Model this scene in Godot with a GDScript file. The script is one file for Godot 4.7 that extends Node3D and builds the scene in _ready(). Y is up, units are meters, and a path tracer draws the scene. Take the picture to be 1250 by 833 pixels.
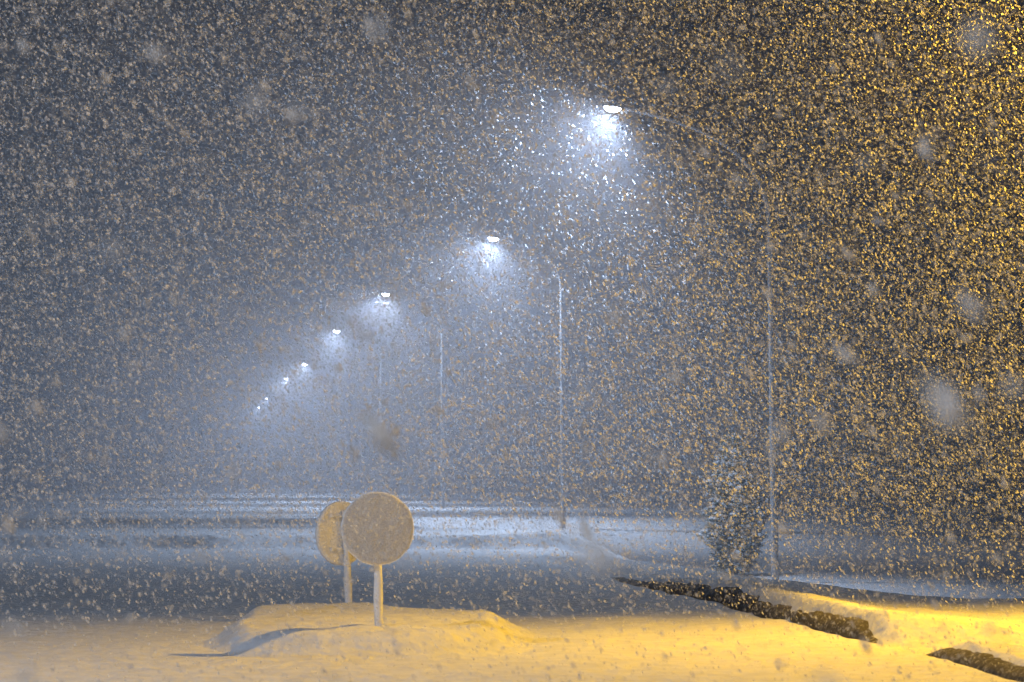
extends Node3D
# A snowstorm at night on a suburban road: two round signs on a snowed-in traffic island,
# a sodium floodlight from the side and a row of cool LED street lamps running away.
# Ground distances are written as d (metres in front of the camera), so z = -d.

const PITCH := 3.18
var noise := FastNoiseLite.new()
var fine := FastNoiseLite.new()
var rng := RandomNumberGenerator.new()
var M := {}
var used := {}


# ------------------------------------------------------------------ helpers
func numbered(called: String) -> String:
	var k: int = used.get(called, 0)
	used[called] = k + 1
	return called if k == 0 else "%s_%03d" % [called, k]


func thing(called: String, label: String, category: String, at := Vector3.ZERO, group := "") -> Node3D:
	var o := Node3D.new()
	o.name = numbered(called)
	add_child(o)
	o.position = at
	o.set_meta("label", label)
	o.set_meta("category", category)
	if group != "":
		o.set_meta("group", group)
	return o


func part(called: String, mesh: Mesh, mat: Material, parent: Node, at := Vector3.ZERO) -> MeshInstance3D:
	var o := MeshInstance3D.new()
	o.name = called
	o.mesh = mesh
	o.material_override = mat
	o.position = at
	parent.add_child(o, true)
	return o


func grid_mesh(verts: PackedVector3Array, nu: int, nv: int, close_u := false) -> ArrayMesh:
	# verts in rows of nu, nv rows; smooth normals come from the neighbours; open sheets face up, closed shapes outwards
	var nrm := PackedVector3Array()
	nrm.resize(verts.size())
	var idx := PackedInt32Array()
	var lu := nu if close_u else nu - 1
	for j in nv - 1:
		for i in lu:
			var a := j * nu + i
			var b := j * nu + (i + 1) % nu
			var c := a + nu
			var d := b + nu
			idx.append_array(PackedInt32Array([a, b, c, b, d, c]))
			var n1 := (verts[c] - verts[a]).cross(verts[b] - verts[a])
			var n2 := (verts[c] - verts[b]).cross(verts[d] - verts[b])
			nrm[a] += n1
			nrm[b] += n1 + n2
			nrm[c] += n1 + n2
			nrm[d] += n2
	var mid := Vector3.ZERO
	for p in verts:
		mid += p / verts.size()
	var facing := 0.0
	for k in nrm.size():
		facing += nrm[k].dot(verts[k] - mid) if close_u else nrm[k].y
	if facing < 0.0:
		idx.reverse()
		for k in nrm.size():
			nrm[k] = -nrm[k]
	for k in nrm.size():
		nrm[k] = nrm[k].normalized() if nrm[k].length_squared() > 1e-16 else Vector3.UP
	var arr := []
	arr.resize(Mesh.ARRAY_MAX)
	arr[Mesh.ARRAY_VERTEX] = verts
	arr[Mesh.ARRAY_NORMAL] = nrm
	arr[Mesh.ARRAY_INDEX] = idx
	var m := ArrayMesh.new()
	m.add_surface_from_arrays(Mesh.PRIMITIVE_TRIANGLES, arr)
	return m


func tube(points: PackedVector3Array, radii: PackedFloat32Array, sides := 10, lumps := 0.0, seed_at := 0.0) -> ArrayMesh:
	# a swept round bar with closed ends; lumps adds an uneven skin (crusted snow)
	var v := PackedVector3Array()
	var n := points.size()
	var side := Vector3.RIGHT
	for j in range(-1, n + 1):
		var k := clampi(j, 0, n - 1)
		var t := (points[mini(k + 1, n - 1)] - points[maxi(k - 1, 0)]).normalized()
		side = (side - t * side.dot(t)).normalized()
		if side.length() < 0.5:
			side = t.cross(Vector3.FORWARD).normalized()
		var up := side.cross(t)
		for i in sides:
			var a := TAU * i / sides
			var r := 0.0 if j < 0 or j == n else radii[k]
			if lumps > 0.0 and r > 0.0:
				r += lumps * fine.get_noise_3d(cos(a) * 3.0 + seed_at, points[k].y * 22.0, sin(a) * 3.0)
			v.append(points[k] + (side * cos(a) + up * sin(a)) * r)
	return grid_mesh(v, sides, n + 2, true)


func lathe(profile: PackedVector2Array, sides := 32, lumps := 0.0) -> ArrayMesh:
	# profile of (radius, y), from top to bottom, turned round y
	var v := PackedVector3Array()
	for p in profile:
		for i in sides:
			var a := TAU * i / sides
			var r := p.x
			var y := p.y
			if lumps > 0.0 and r > 0.0:
				r += lumps * noise.get_noise_3d(cos(a) * 40.0, p.x * 60.0, sin(a) * 40.0)
				y += lumps * noise.get_noise_3d(cos(a) * r * 120.0, 7.0, sin(a) * r * 120.0) * (1.0 if p.y > 0.0 else -1.0)
			v.append(Vector3(cos(a) * r, y, -sin(a) * r))
	return grid_mesh(v, sides, profile.size(), true)


func std(color: Color, rough := 0.9) -> StandardMaterial3D:
	var m := StandardMaterial3D.new()
	m.albedo_color = color
	m.roughness = rough
	m.metallic_specular = 0.3
	return m


func lin(r: float, g: float, b: float) -> Color:
	return Color(r, g, b).linear_to_srgb()


func noise_tex(freq: float, oct: int, lo: Color, hi: Color, seed_no: int, size := 512) -> NoiseTexture2D:
	var f := FastNoiseLite.new()
	f.seed = seed_no
	f.frequency = freq
	f.fractal_octaves = oct
	var g := Gradient.new()
	g.set_color(0, lo)
	g.set_color(1, hi)
	var t := NoiseTexture2D.new()
	t.width = size
	t.height = size
	t.seamless = true
	t.noise = f
	t.color_ramp = g
	return t


func make_materials() -> void:
	var s := std(Color.WHITE, 0.85)
	s.albedo_texture = noise_tex(0.02, 5, lin(0.66, 0.67, 0.69), lin(0.80, 0.81, 0.82), 3)
	s.uv1_triplanar = true
	s.uv1_world_triplanar = true
	s.uv1_scale = Vector3(0.31, 0.31, 0.31)
	s.normal_enabled = true
	s.normal_texture = noise_tex(0.03, 5, Color.BLACK, Color.WHITE, 8)
	s.normal_texture.color_ramp = null
	s.normal_texture.as_normal_map = true
	s.normal_texture.bump_strength = 6.0
	s.normal_scale = 0.8
	M.snow = s
	var crust := s.duplicate()
	crust.uv1_world_triplanar = false
	crust.albedo_texture = noise_tex(0.02, 5, lin(0.78, 0.79, 0.80), lin(0.90, 0.90, 0.91), 4)
	crust.uv1_scale = Vector3(2.3, 2.3, 2.3)
	crust.normal_scale = 0.8
	M.crust = crust
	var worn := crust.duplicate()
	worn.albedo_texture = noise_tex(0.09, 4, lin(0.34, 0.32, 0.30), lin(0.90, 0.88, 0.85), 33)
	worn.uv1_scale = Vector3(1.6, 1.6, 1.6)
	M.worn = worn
	var dark_bank := std(Color.WHITE, 0.95)  # dark mottled tone with pale flecks for the ploughed edges
	dark_bank.albedo_texture = noise_tex(0.05, 5, lin(0.035, 0.033, 0.03), lin(0.24, 0.22, 0.20), 21)
	var ramp: Gradient = dark_bank.albedo_texture.color_ramp
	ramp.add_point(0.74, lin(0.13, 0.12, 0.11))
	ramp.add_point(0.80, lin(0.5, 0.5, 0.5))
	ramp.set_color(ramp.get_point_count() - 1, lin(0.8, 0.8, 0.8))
	dark_bank.uv1_triplanar = true
	dark_bank.uv1_world_triplanar = true
	dark_bank.uv1_scale = Vector3(0.6, 0.6, 0.6)
	M.dark_bank = dark_bank
	M.steel = std(lin(0.42, 0.43, 0.44), 0.5)
	M.steel.metallic = 0.1
	M.housing = std(lin(0.25, 0.26, 0.27), 0.5)
	M.bark = std(lin(0.07, 0.055, 0.045), 0.95)
	M.needle = std(lin(0.16, 0.20, 0.15), 0.9)
	var fl := std(lin(0.9, 0.9, 0.9), 0.8)
	fl.backlight_enabled = true
	fl.backlight = Color(1.0, 1.0, 1.0)
	fl.transparency = BaseMaterial3D.TRANSPARENCY_ALPHA
	fl.albedo_color.a = 0.54
	M.flake = fl
	M.pad_snow = std(lin(0.85, 0.86, 0.88), 0.9)
	M.led = std(Color.WHITE, 0.4)
	M.led.emission_enabled = true
	M.led.emission = Color(0.86, 0.91, 1.0)
	M.led.emission_energy_multiplier = 90.0
	M.led_dim = M.led.duplicate()
	M.led_dim.emission_energy_multiplier = 3.0
	M.sodium = std(Color.WHITE, 0.4)
	M.sodium.emission_enabled = true
	M.sodium.emission = SODIUM
	M.sodium.emission_energy_multiplier = 8.0


const SODIUM := Color(1.0, 0.765, 0.17)
const LED := Color(0.80, 0.88, 1.0)


# ------------------------------------------------------------------ ground
func ridge_x(d: float) -> float:
	return 0.8 + (43.0 - d) * 0.119


func ground_height(x: float, d: float) -> float:
	var h := 0.06 * noise.get_noise_2d(x * 2.2, d * 1.1) + 0.02 * fine.get_noise_2d(x * 9.0, d * 9.0) + 0.03 * noise.get_noise_2d(x * 9.0 + 50.0, d * 6.0)
	h *= (smoothstep(0.0, 8.0, d) * 0.7 + 0.3) * (1.0 - 0.6 * smoothstep(32.0, 42.0, d)) * (1.0 - 0.95 * smoothstep(44.0, 60.0, d))
	var w := 0.8 * noise.get_noise_2d(x * 5.0, 90.0)
	# far bank with a steep near side, its flat top lit from beyond
	var bank := 0.27 + 0.11 * exp(-pow((x - 1.2) / 1.3, 2.0))
	bank *= 1.0 - smoothstep(2.4, 4.2, x)
	h += bank * smoothstep(51.2 + w, 51.55 + w, d) * (1.0 - 0.9 * smoothstep(58.5, 63.0, d))
	# next bank behind it
	h += 0.2 * smoothstep(75.0 + w, 75.5 + w, d) * (1.0 - smoothstep(-1.5, 1.0, x)) * (1.0 - smoothstep(84.0, 90.0, d))
	# raised verge to the side of the road, behind the dark ploughed edge
	var s := x - ridge_x(d) + 0.13 * noise.get_noise_2d(d * 11.0, 31.0)
	if s > 0.0 and d > 20.0:
		var up := 0.26 * smoothstep(0.0, 0.14, s) * exp(-maxf(s - 0.3, 0.0) / 1.1)
		up *= smoothstep(21.7 - s * 0.5, 22.7 - s * 0.5, d) * (1.0 - smoothstep(43.0, 48.0, d))
		h += up * (1.0 - 0.8 * smoothstep(28.0, 38.0, d))
	# where the verge ends it falls into a ditch
	var crest: float = remap(d, 31.0, 44.0, 4.2, 1.7)
	if d > 29.0:
		h -= 0.8 * smoothstep(0.0, 3.2, x - crest - 0.25) * smoothstep(29.0, 33.0, d) * (1.0 - smoothstep(75.0, 90.0, d))
	# second, lower edge nearer the camera
	var s2 := x - (3.57 + (20.8 - d) * 0.105)
	if s2 > 0.0:
		h += 0.13 * smoothstep(0.0, 0.1, s2) * exp(-maxf(s2 - 0.4, 0.0) / 1.2) * (1.0 - smoothstep(20.2, 21.0, d)) * smoothstep(5.0, 9.0, d)
	return h


func build_ground() -> void:
	var xs := PackedFloat32Array()
	var ds := PackedFloat32Array()
	for e in [-600.0, -300.0, -160.0, -90.0, -60.0, -45.0, -35.0, -28.0, -22.0, -18.0, -15.0]:
		xs.append(e)
	var x := -13.0
	while x < -3.5:
		xs.append(x)
		x += 0.3
	while x < 6.5:
		xs.append(x)
		x += 0.06
	while x < 14.0:
		xs.append(x)
		x += 0.3
	for e in [15.0, 18.0, 22.0, 28.0, 35.0, 45.0, 60.0, 90.0, 160.0, 300.0, 600.0]:
		xs.append(e)
	for e in [-60.0, -30.0, -15.0, -5.0, 0.0, 4.0, 8.0, 11.0, 13.0]:
		ds.append(e)
	var d := 14.0
	while d < 34.0:
		ds.append(d)
		d += 0.12
	while d < 92.0:
		ds.append(d)
		d += 0.1 if (d > 49.5 and d < 53.5) or (d > 73.5 and d < 77.0) else 0.3
	for e in [95.0, 105.0, 120.0, 140.0, 170.0, 210.0, 260.0, 330.0, 420.0, 560.0, 800.0]:
		ds.append(e)
	var v := PackedVector3Array()
	for dd in ds:
		for xx in xs:
			v.append(Vector3(xx, ground_height(xx, dd), -dd))
	var g := part("ground", grid_mesh(v, xs.size(), ds.size()), M.snow, self)
	g.set_meta("kind", "structure")
	g.set_meta("label", "snow covered ground with low banks running to the horizon")


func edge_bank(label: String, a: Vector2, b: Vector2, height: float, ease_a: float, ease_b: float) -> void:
	# a low wall of dark mottled snow along the edge of the verge, from a to b (x, d)
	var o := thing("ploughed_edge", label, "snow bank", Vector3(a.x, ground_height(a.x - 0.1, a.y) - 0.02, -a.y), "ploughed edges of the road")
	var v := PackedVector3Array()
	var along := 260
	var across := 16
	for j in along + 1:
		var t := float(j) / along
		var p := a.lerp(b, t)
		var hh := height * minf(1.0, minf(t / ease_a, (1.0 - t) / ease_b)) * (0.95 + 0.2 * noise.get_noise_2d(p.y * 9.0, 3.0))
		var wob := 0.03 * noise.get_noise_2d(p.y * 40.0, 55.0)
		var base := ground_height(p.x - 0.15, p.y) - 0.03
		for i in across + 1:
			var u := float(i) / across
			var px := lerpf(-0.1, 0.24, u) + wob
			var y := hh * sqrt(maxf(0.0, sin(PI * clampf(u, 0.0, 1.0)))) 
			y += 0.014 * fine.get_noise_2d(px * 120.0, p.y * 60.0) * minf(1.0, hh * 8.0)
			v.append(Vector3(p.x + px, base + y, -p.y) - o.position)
	part("dark_edge", grid_mesh(v, across + 1, along + 1), M.dark_bank, o)


# ------------------------------------------------------------------ island and signs
const ISLAND := Vector2(-1.27, 23.1)


func island_height(x: float, d: float) -> float:
	var wob := 1.0 + 0.05 * noise.get_noise_2d(x * 14.0, d * 14.0)
	var r := pow(pow(absf(x - ISLAND.x) / 1.5, 3.2) + pow(absf(d - ISLAND.y) / 2.72, 4.0), 1.0 / 3.6) * wob
	var edge := lerpf(0.80, 0.70, smoothstep(ISLAND.x - 0.6, ISLAND.x + 0.9, x))
	var t := 1.0 - smoothstep(edge, 1.0, r)
	var h := 0.18 * t + 0.02 * noise.get_noise_2d(x * 18.0, d * 12.0) * t
	# trodden lumps at the end towards the floodlight
	if x > -0.9:
		h += 0.06 * maxf(0.0, fine.get_noise_2d(x * 26.0, d * 20.0)) * t * smoothstep(-0.9, -0.3, x)
	h += 0.012 * fine.get_noise_2d(x * 20.0, d * 20.0) * t
	return h - 0.012 * smoothstep(0.97, 1.06, r) * 3.0


func build_island() -> void:
	var o := thing("traffic_island", "low traffic island under thick snow carrying the two round signs", "traffic island", Vector3(ISLAND.x, 0, -ISLAND.y))
	var v := PackedVector3Array()
	var nu := 101
	var nv := 131
	for j in nv:
		for i in nu:
			var x := ISLAND.x + lerpf(-1.66, 1.66, float(i) / (nu - 1))
			var d := ISLAND.y + lerpf(-3.0, 3.0, float(j) / (nv - 1))
			v.append(Vector3(x, ground_height(x, d) + island_height(x, d), -d) - o.position)
	part("snow_cover", grid_mesh(v, nu, nv), M.snow, o)


func round_sign(label: String, x: float, d: float, centre: float, radius: float, yaw: float, lean: float, clamps: bool) -> void:
	var foot := ground_height(x, d) + island_height(x, d) - 0.06
	var o := thing("round_sign", label, "sign", Vector3(x, foot, -d), "round signs on the traffic island")
	o.rotation_degrees = Vector3(0, yaw, 0)
	var top := centre + radius * 0.75 - foot
	var pts := PackedVector3Array()
	var rad := PackedFloat32Array()
	for k in 34:
		var t := k / 33.0
		pts.append(Vector3(lean * (1.0 - t), top * t, 0.0))
		rad.append(0.036)
	part("post", tube(pts, rad, 14, 0.016, x * 5.0), M.crust, o)
	# the plate hangs on the far side of the post; its back is caked with snow
	var plate := part("plate", lathe(PackedVector2Array([Vector2(0, 0.012), Vector2(radius * 0.8, 0.012), Vector2(radius - 0.004, 0.012), Vector2(radius, 0.006), Vector2(radius, -0.006), Vector2(radius - 0.004, -0.012), Vector2(0, -0.012)]), 72), M.steel, o)
	var stand := Basis(Vector3.RIGHT, PI / 2)
	plate.transform = Transform3D(stand, Vector3(0, centre - foot, -0.065 if clamps else 0.062))
	var pr := PackedVector2Array()
	for k in 15:
		pr.append(Vector2((radius - 0.012) * k / 14.0, 0.028))
	pr.append(Vector2(radius + 0.004, 0.021))
	pr.append(Vector2(radius + 0.008, 0.004))
	pr.append(Vector2(radius + 0.006, -0.016))
	pr.append(Vector2(radius - 0.01, -0.018))
	pr.append(Vector2(radius - 0.016, -0.013))
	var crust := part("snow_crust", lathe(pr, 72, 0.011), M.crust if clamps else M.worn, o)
	crust.transform = plate.transform
	var ring := PackedVector2Array()
	for k in 13:
		var a := TAU * k / 12.0
		ring.append(Vector2(radius + 0.004 + 0.008 * cos(a), 0.004 + 0.018 * sin(a)))
	ring.reverse()
	var rim := part("snow_rim", lathe(ring, 72, 0.007), M.pad_snow, o)
	rim.transform = plate.transform
	if clamps:
		for y in [0.18, -0.155]:
			var bar := PackedVector3Array()
			var br := PackedFloat32Array()
			for k in 15:
				bar.append(Vector3(lerpf(-0.17, 0.17, k / 14.0), centre - foot + y, -0.025))
				br.append(0.017 + 0.006 * sin(k * 1.7))
			part("clamp", tube(bar, br, 8, 0.012, y * 9.0), M.crust, o)


# ------------------------------------------------------------------ street lamps
func lamp_post(label: String, head: Vector3, foot: Vector3, group: String, bulb: Color, energy: float, aim: Vector3, angle: float, soft: float, glow: Material, bend := 2.4, parts := true) -> void:
	var o := thing("street_lamp", label, "street lamp", foot, group)
	var hd := head - foot
	# a tapered pole that bends over in one sweep and carries a flat luminaire
	var pts := PackedVector3Array()
	var rad := PackedFloat32Array()
	var knee := Vector3(hd.x * 0.02, hd.y - bend, hd.z * 0.02)
	for k in 11:
		pts.append(Vector3(0, 0, 0).lerp(knee, k / 10.0))
		rad.append(lerpf(0.085, 0.06, k / 10.0))
	if parts:
		part("pole", tube(pts, rad, 12), M.steel, o)
	var arm := PackedVector3Array()
	var ar := PackedFloat32Array()
	var out := Vector3(hd.x, 0, hd.z)
	var tip := hd - out.normalized() * 0.3
	for k in 17:
		var t := k / 16.0
		var c1 := knee + Vector3(0, bend * 0.62, 0)
		var c2 := tip - out * 0.45 + Vector3(0, -0.32, 0)
		arm.append(knee.bezier_interpolate(c1, c2, tip, t))
		ar.append(lerpf(0.066, 0.05, t))
	if parts:
		part("arm", tube(arm, ar, 10), M.steel, o)
	var yaw := atan2(-out.z, out.x)
	# luminaire: a long flattened shell with a shallow bowl under it
	var shell := PackedVector3Array()
	var bowl := PackedVector3Array()
	for j in 9:
		var t := j / 8.0
		for i in 20:
			var a := TAU * i / 20.0
			var wx := 0.21 * sin(PI * 0.5 * t)
			shell.append(Vector3(cos(a) * wx, 0.035 + 0.085 * cos(PI * 0.5 * t), -sin(a) * wx * 0.45))
			var bx := 0.19 * cos(PI * 0.5 * t)
			bowl.append(Vector3(cos(a) * maxf(bx, 0.001), 0.03 - 0.095 * sin(PI * 0.5 * t), -sin(a) * maxf(bx, 0.001) * 0.55))
	var hb := Basis(Vector3.UP, yaw) * Basis(Vector3.BACK, deg_to_rad(8.0))
	if parts:
		var hs := part("housing", grid_mesh(shell, 20, 9, true), M.housing, o)
		hs.transform = Transform3D(hb, hd)
	var ln := part("lamp_glass", grid_mesh(bowl, 20, 9, true), glow, o)
	ln.transform = Transform3D(hb, hd)
	var l := SpotLight3D.new()
	l.name = "lamp_light"
	l.light_color = bulb
	l.light_energy = energy
	l.spot_range = 120.0
	l.spot_attenuation = 2.0
	l.spot_angle = angle
	l.spot_angle_attenuation = soft
	l.light_size = 0.12
	l.shadow_enabled = true
	o.add_child(l)
	l.position = hd + Vector3(0, -0.14, 0)
	l.basis = Basis.looking_at(aim.normalized(), Vector3.FORWARD if absf(aim.normalized().y) > 0.9 else Vector3.UP)


func build_lamps() -> void:
	var heads := [
		[Vector3(2.23, 9.67, -54), Vector3(5.75, -0.95, -53.6), "nearest cool white street lamp, brightest, high over the road"],
		[Vector3(-0.65, 9.69, -84), Vector3(1.75, -0.25, -83.7), "second cool white street lamp along the road, its pole rising from the snow bank"],
		[Vector3(-5.9, 10.0, -114), Vector3(-3.2, 0, -113.6), "third cool white street lamp along the road, left of the second"],
		[Vector3(-10.3, 10.0, -143), Vector3(-7.6, 0, -142.6), "fourth cool white street lamp along the road, a small steady spot"],
		[Vector3(-15.7, 10.0, -185), Vector3(-13.0, 0, -184.6), "fifth cool white street lamp along the road, faint in the haze"],
		[Vector3(-19.6, 10.0, -212), Vector3(-16.9, 0, -211.6), "sixth cool white street lamp along the road, faintest and small"],
		[Vector3(-26.7, 10.0, -266), Vector3(-24.0, 0, -265.6), "seventh cool white street lamp along the road, next to the last"],
		[Vector3(-31.2, 10.0, -301), Vector3(-28.5, 0, -300.6), "last and lowest cool white street lamp at the far end of the row"],
	]
	for k in heads.size():
		var e: float = LED_ENERGY[k]
		lamp_post(heads[k][2], heads[k][0], heads[k][1], "cool white street lamps along the road", LED, e, Vector3(-0.70 if k == 0 else -0.35, -1.0, 0.45), 82.0 if k == 0 else 88.0, 0.7, M.led, 2.6 if k == 0 else 1.7)
	# out of the frame: the sodium floodlight over the junction and a cool lamp beside it
	lamp_post("sodium floodlight on a tall pole beside the junction, out of the frame", Vector3(6.1, 7.8, -24.6), Vector3(8.6, 0, -24.4), "", SODIUM, SODIUM_ENERGY, Vector3(0.14, -0.53, 0.84), 88.0, 0.62, M.sodium)
	lamp_post("cool white street lamp at the side of the junction, out of the frame", Vector3(-8.5, 8.0, -13.0), Vector3(-11.0, 0, -12.6), "", LED, SIDE_ENERGY, Vector3(5.0, -5.5, -6.0), 75.0, 1.0, M.led)


func added_fill_lamp() -> void:
	# a low fill lamp added out of view behind the photographer; it grazes the ground and lights the flakes before the lens
	var o := thing("added_fill_lamp", "added unseen fill lamp, a cool white globe on a short post behind the photographer", "lamp", Vector3(-9.0, 0, 5.0))
	part("post", tube(PackedVector3Array([Vector3(0, -0.1, 0), Vector3(0, 1.4, 0), Vector3(0, 3.85, 0)]), PackedFloat32Array([0.055, 0.05, 0.04]), 10), M.housing, o)
	part("lamp_globe", lathe(PackedVector2Array([Vector2(0, 0.14), Vector2(0.08, 0.115), Vector2(0.13, 0.05), Vector2(0.14, 0), Vector2(0.13, -0.05), Vector2(0.08, -0.115), Vector2(0, -0.14)]), 20), M.led_dim, o, Vector3(0, 4.0, 0))
	var l := OmniLight3D.new()
	l.name = "lamp_light"
	l.light_color = Color(0.85, 0.91, 1.0)
	l.light_energy = 105.0
	l.omni_range = 80.0
	l.omni_attenuation = 2.0
	l.light_size = 0.1
	l.shadow_enabled = true
	l.position = Vector3(0, 4.0, 0)
	o.add_child(l)


const LED_ENERGY := [165.0, 220.0, 330.0, 400.0, 460.0, 480.0, 500.0, 500.0]
const SODIUM_ENERGY := 182.0
const SIDE_ENERGY := 50.0


# ------------------------------------------------------------------ trees
func grow(p: Vector3, dir: Vector3, length: float, r: float, level: int, limbs: Array, droop: float) -> void:
	var pts := PackedVector3Array([p])
	var rad := PackedFloat32Array([r])
	var steps := 6
	var at := p
	var dd := dir.normalized()
	for k in steps:
		dd = (dd + Vector3(rng.randf_range(-0.16, 0.16), rng.randf_range(-0.12, 0.12) - droop, rng.randf_range(-0.16, 0.16))).normalized()
		at += dd * length / steps
		pts.append(at)
		rad.append(r * lerpf(1.0, 0.35, (k + 1.0) / steps))
		if level > 0 and k >= 1:
			for b in (2 if level > 1 else 1):
				var side := Vector3(rng.randf_range(-1, 1), rng.randf_range(-0.1, 0.8), rng.randf_range(-1, 1)).normalized()
				grow(at, dd * 0.55 + side * 0.85, length * rng.randf_range(0.42, 0.62), rad[-1] * 0.6, level - 1, limbs, droop + 0.03)
	limbs.append([pts, rad])


func build_tree(label: String, foot: Vector3, stems: Array, height: float) -> void:
	var o := thing("bare_tree", label, "tree", foot)
	var wood := SurfaceTool.new()
	var snow := SurfaceTool.new()
	var first := true
	for s in stems:
		var limbs := []
		grow(Vector3(rng.randf_range(-0.1, 0.1), -0.1, rng.randf_range(-0.1, 0.1)), s, height, 0.05, 2, limbs, 0.02)
		for l in limbs:
			var t := tube(l[0], l[1], 5)
			var trunk: bool = l[1][0] > 0.049
			if trunk:
				part("trunk", t, M.bark, o)
			else:
				wood.append_from(t, 0, Transform3D.IDENTITY)
			var q := PackedVector3Array()
			var w := PackedFloat32Array()
			for k in l[0].size():
				var r: float = l[1][k]
				q.append(l[0][k] + Vector3(0, r * 0.7 + 0.012, 0))
				w.append(maxf(r * 0.6, 0.004))
			snow.append_from(tube(q, w, 4), 0, Transform3D.IDENTITY)
	part("branches", wood.commit(), M.bark, o).set_meta("kind", "stuff")
	part("snow_pads", snow.commit(), M.pad_snow, o).set_meta("kind", "stuff")


func build_bush(label: String, foot: Vector3, size: Vector3, leaves: int, snowed: float, group := "") -> void:
	# an upright evergreen: needle tufts through the whole volume, snow pads on the tufts
	var o := thing("snowy_bush", label, "bush", foot, group)
	part("stem", tube(PackedVector3Array([Vector3(0, -0.1, 0), Vector3(0.03, size.y * 0.45, 0), Vector3(0, size.y * 0.9, 0)]), PackedFloat32Array([0.06, 0.045, 0.01]), 8), M.bark, o)
	var green := SurfaceTool.new()
	green.begin(Mesh.PRIMITIVE_TRIANGLES)
	var pads := SurfaceTool.new()
	var blob := flake_mesh(Vector3(0.5, 0.3, 0.5), 5)
	for k in leaves:
		var h := rng.randf()
		var a := rng.randf() * TAU
		var reach := sqrt(maxf(0.0, 1.0 - pow(h, 9.0))) * (0.75 + 0.25 * sin(h * 7.0 + foot.x)) * sqrt(rng.randf())
		reach *= 0.85 + 0.9 * noise.get_noise_3d(cos(a) * 22.0, h * 50.0, sin(a) * 22.0 + foot.x * 9.0)
		var p := Vector3(cos(a) * reach * size.x, 0.05 + h * size.y, sin(a) * reach * size.z)
		var out := Vector3(cos(a), rng.randf_range(-0.2, 0.5), sin(a))
		for q in 4:
			var dir := (out + Vector3(rng.randf_range(-0.8, 0.8), rng.randf_range(-0.5, 0.7), rng.randf_range(-0.8, 0.8))).normalized()
			var wide := dir.cross(Vector3(rng.randf_range(-1, 1), 1, rng.randf_range(-1, 1))).normalized() * 0.018
			var tip := p + dir * rng.randf_range(0.09, 0.2)
			for c in [p - wide, tip, p + wide]:
				green.set_normal(wide.cross(dir).normalized())
				green.add_vertex(c)
		if rng.randf() < snowed:
			var s := rng.randf_range(0.04, 0.11)
			pads.append_from(blob, 0, Transform3D(Basis(Vector3.UP, a).scaled(Vector3(s, s * 0.8, s)), p + Vector3(0, 0.03, 0)))
	part("foliage", green.commit(), M.needle, o).set_meta("kind", "stuff")
	part("snow_pads", pads.commit(), M.pad_snow, o).set_meta("kind", "stuff")


# ------------------------------------------------------------------ falling snow
func flake_mesh(half: Vector3, seed_no: int) -> ArrayMesh:
	var r := RandomNumberGenerator.new()
	r.seed = seed_no
	var v := PackedVector3Array()
	var idx := PackedInt32Array()
	add_flake(v, idx, Vector3.ZERO, Basis.IDENTITY.scaled(half * 2.0), r)
	return flakes_commit(v, idx)


func add_flake(v: PackedVector3Array, idx: PackedInt32Array, at: Vector3, b: Basis, r: RandomNumberGenerator) -> void:
	# an uneven little clump of six faces
	var n := v.size()
	for c in [Vector3(0, 1, 0), Vector3(1, 0, 0), Vector3(-0.5, 0, 0.87), Vector3(-0.5, 0, -0.87), Vector3(0, -1, 0)]:
		v.append(at + b * (c + Vector3(r.randf_range(-0.3, 0.3), r.randf_range(-0.3, 0.3), r.randf_range(-0.3, 0.3))))
	for t in [0, 1, 2, 0, 2, 3, 0, 3, 1, 4, 2, 1, 4, 3, 2, 4, 1, 3]:
		idx.append(n + t)


func flakes_commit(v: PackedVector3Array, idx: PackedInt32Array) -> ArrayMesh:
	var nrm := PackedVector3Array()
	nrm.resize(v.size())
	for k in v.size() / 5:
		var mid := Vector3.ZERO
		for c in 5:
			mid += v[k * 5 + c] / 5.0
		for c in 5:
			nrm[k * 5 + c] = (v[k * 5 + c] - mid).normalized()
	var arr := []
	arr.resize(Mesh.ARRAY_MAX)
	arr[Mesh.ARRAY_VERTEX] = v
	arr[Mesh.ARRAY_NORMAL] = nrm
	arr[Mesh.ARRAY_INDEX] = idx
	var m := ArrayMesh.new()
	m.add_surface_from_arrays(Mesh.PRIMITIVE_TRIANGLES, arr)
	return m


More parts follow.
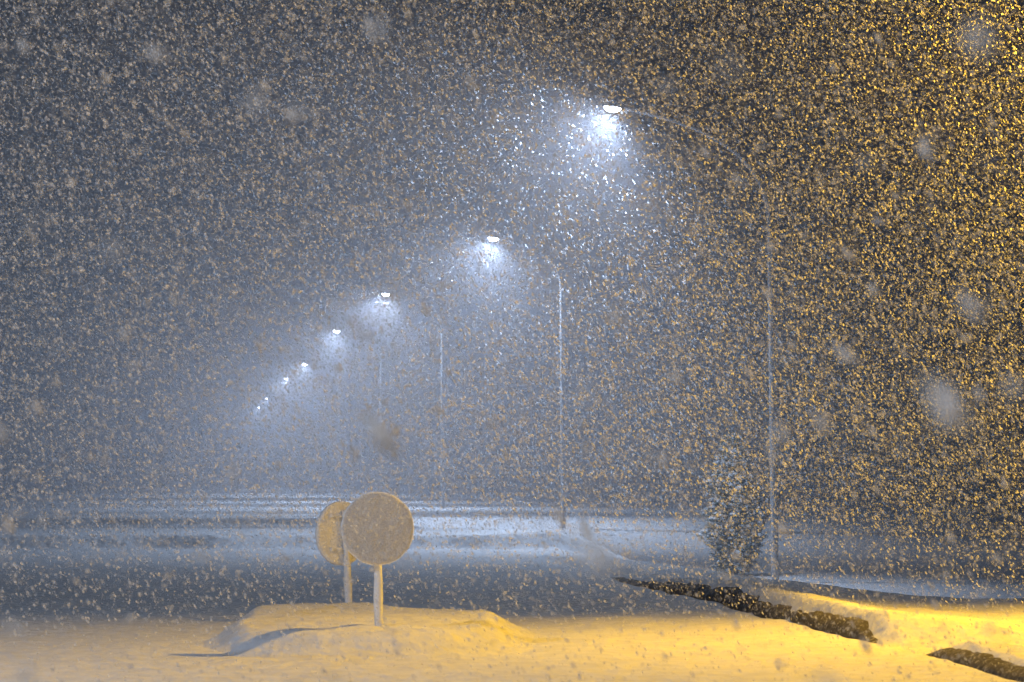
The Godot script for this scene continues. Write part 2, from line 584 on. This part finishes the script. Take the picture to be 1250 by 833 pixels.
func build_snowfall() -> void:
	# the storm's flakes: blocks of air CELL metres wide with flakes strewn through them, laid side by side from the camera outwards
	var o := thing("falling_snow", "dense wind driven snowflakes filling the night air", "snowflakes")
	o.set_meta("kind", "stuff")
	const CELL := 4.0
	var fall := Vector3(0.50, -0.80, 0.25).normalized()
	# [flakes in a cubic metre, their size against FLAKE, up to which distance]
	var kinds := [[20.0, 1.25, 10.0], [340.0, 0.60, 30.0], [14.0, 0.85, 44.0], [22.0, 1.6, 66.0], [7.0, 1.9, 999.0]]
	var spots := []
	for k in kinds.size() * 8:
		spots.append([])
	for dz in 31:
		var d0 := 1.6 + dz * CELL
		var d1 := d0 + CELL
		var band := 0
		while d1 > kinds[band][2]:
			band += 1
		var wide := 0.21 * d1 + 2.0
		var high := d1 * 0.2 + 2.5
		var nx := int(ceil(wide * 2.0 / CELL))
		var ny := int(ceil(high / CELL))
		var x0 := -nx * CELL * 0.5 + rng.randf_range(-1, 1)
		for i in nx:
			for j in ny:
				spots[band * 8 + (0 if j == 0 else 4) + rng.randi() % 4].append(Vector3(x0 + (i + 0.5) * CELL, (j + 0.5) * CELL, -(d0 + d1) * 0.5))
	for k in kinds.size():
		for q in 8:
			# the lowest blocks thin out towards the ground, where the gusts sweep the air clear
			var r := RandomNumberGenerator.new()
			r.seed = 100 + k * 10 + q
			var v := PackedVector3Array()
			var idx := PackedInt32Array()
			var n := int(kinds[k][0] * CELL * CELL * CELL)
			for f in n:
				var dir := (fall + Vector3(r.randf_range(-0.35, 0.35), r.randf_range(-0.2, 0.2), r.randf_range(-0.35, 0.35))).normalized()
				var s: float = kinds[k][1] * FLAKE * (0.45 + 0.25 * r.randf() + 1.5 * pow(r.randf(), 5.0))
				var side := dir.cross(Vector3(0, 0, 1)).normalized()
				var b := Basis(side * s, dir * -s * r.randf_range(1.3, 2.3), dir.cross(side) * s)
				var at := Vector3(r.randf_range(-0.5, 0.5), r.randf_range(-0.5, 0.5), r.randf_range(-0.5, 0.5)) * CELL
				if q < 4 and r.randf() > smoothstep(-0.6, 1.9, at.y + CELL * 0.5):
					continue
				add_flake(v, idx, at, b, r)
			var list: Array = spots[k * 8 + q]
			if list.is_empty():
				continue
			var mm := MultiMesh.new()
			mm.transform_format = MultiMesh.TRANSFORM_3D
			mm.mesh = flakes_commit(v, idx)
			mm.instance_count = list.size()
			for n2 in list.size():
				mm.set_instance_transform(n2, Transform3D(Basis.IDENTITY, list[n2]))
			var mi := MultiMeshInstance3D.new()
			mi.name = "snowflakes"
			mi.multimesh = mm
			mi.material_override = M.flake
			mi.set_meta("kind", "stuff")
			o.add_child(mi, true)


const FLAKE := 0.0075


func build_haze() -> void:
	# beyond the resolved flakes the snowfall is a haze, thicker the farther one looks into the storm
	for h in [["thin haze of driving snow over the nearer lamps", 28.0, 90.0, 0.0135], ["thick haze of driving snow round the far lamps", 90.6, 335.0, 0.0105]]:
		var f := FogVolume.new()
		f.name = numbered("snow_haze")
		f.shape = RenderingServer.FOG_VOLUME_SHAPE_BOX
		f.size = Vector3(240, 20, h[2] - h[1])
		f.position = Vector3(-20, 9, -(h[1] + h[2]) * 0.5)
		var m := FogMaterial.new()
		m.density = h[3]
		m.albedo = Color(0.95, 0.96, 1.0)
		f.material = m
		f.set_meta("kind", "stuff")
		f.set_meta("label", h[0])
		f.set_meta("category", "haze")
		add_child(f)


func _ready() -> void:
	# camera, sky, exposure
	var cam := Camera3D.new()
	cam.name = "camera"
	cam.fov = 15.94
	cam.near = 0.1
	cam.far = 2000.0
	cam.position = Vector3(0, 1.5, 0)
	cam.rotation_degrees = Vector3(PITCH, 0, 0)
	var lens := CameraAttributesPhysical.new()
	lens.frustum_focal_length = 86.0
	lens.frustum_focus_distance = 30.0
	lens.exposure_aperture = 3.2
	cam.attributes = lens
	add_child(cam)
	cam.current = true
	var env := Environment.new()
	env.background_mode = Environment.BG_SKY
	var sky := Sky.new()
	var sm := ProceduralSkyMaterial.new()
	sm.sky_top_color = Color(0.12, 0.13, 0.15)
	sm.sky_horizon_color = Color(0.16, 0.17, 0.19)
	sm.ground_bottom_color = Color(0.05, 0.05, 0.06)
	sm.ground_horizon_color = Color(0.10, 0.105, 0.12)
	sky.sky_material = sm
	env.sky = sky
	env.background_energy_multiplier = 1.0
	env.tonemap_mode = Environment.TONE_MAPPER_LINEAR
	env.tonemap_exposure = 0.95
	env.volumetric_fog_enabled = true
	env.volumetric_fog_density = 0.0
	env.sdfgi_enabled = true
	env.ssao_enabled = true
	env.ssil_enabled = true
	var we := WorldEnvironment.new()
	we.name = "world_environment"
	we.environment = env
	add_child(we)
	# large structure
	rng.seed = 7
	noise.seed = 5
	noise.frequency = 0.05
	noise.fractal_octaves = 3
	fine.seed = 11
	fine.frequency = 0.1
	fine.fractal_octaves = 3
	make_materials()
	build_ground()
	build_lamps()
	added_fill_lamp()
	build_haze()
	# things
	build_island()
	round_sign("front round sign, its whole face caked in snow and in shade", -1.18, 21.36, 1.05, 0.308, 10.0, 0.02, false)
	round_sign("rear round sign seen from behind, lit snow crust, half hidden by the front sign", -1.71, 25.1, 0.92, 0.318, 42.0, 0.05, true)
	edge_bank("long dark bank of ploughed snow along the road, ending in a cut", Vector2(1.33, 38.5), Vector2(3.34, 21.9), 0.21, 0.5, 0.05)
	edge_bank("short dark bank of ploughed snow at the lower corner", Vector2(3.55, 21.0), Vector2(4.05, 16.0), 0.12, 0.1, 0.1)
	build_bush("upright evergreen bush loaded with snow beside the nearest lamp pole", Vector3(5.15, ground_height(5.15, 57.0), -57), Vector3(0.72, 3.2, 0.72), 2800, 0.8)
	build_tree("bare tree with thin snow covered branches behind the snowy bush", Vector3(5.7, ground_height(5.7, 60.0), -60), [Vector3(-0.30, 1, 0.1), Vector3(0.30, 1, -0.1)], 4.6)
	build_snowfall()
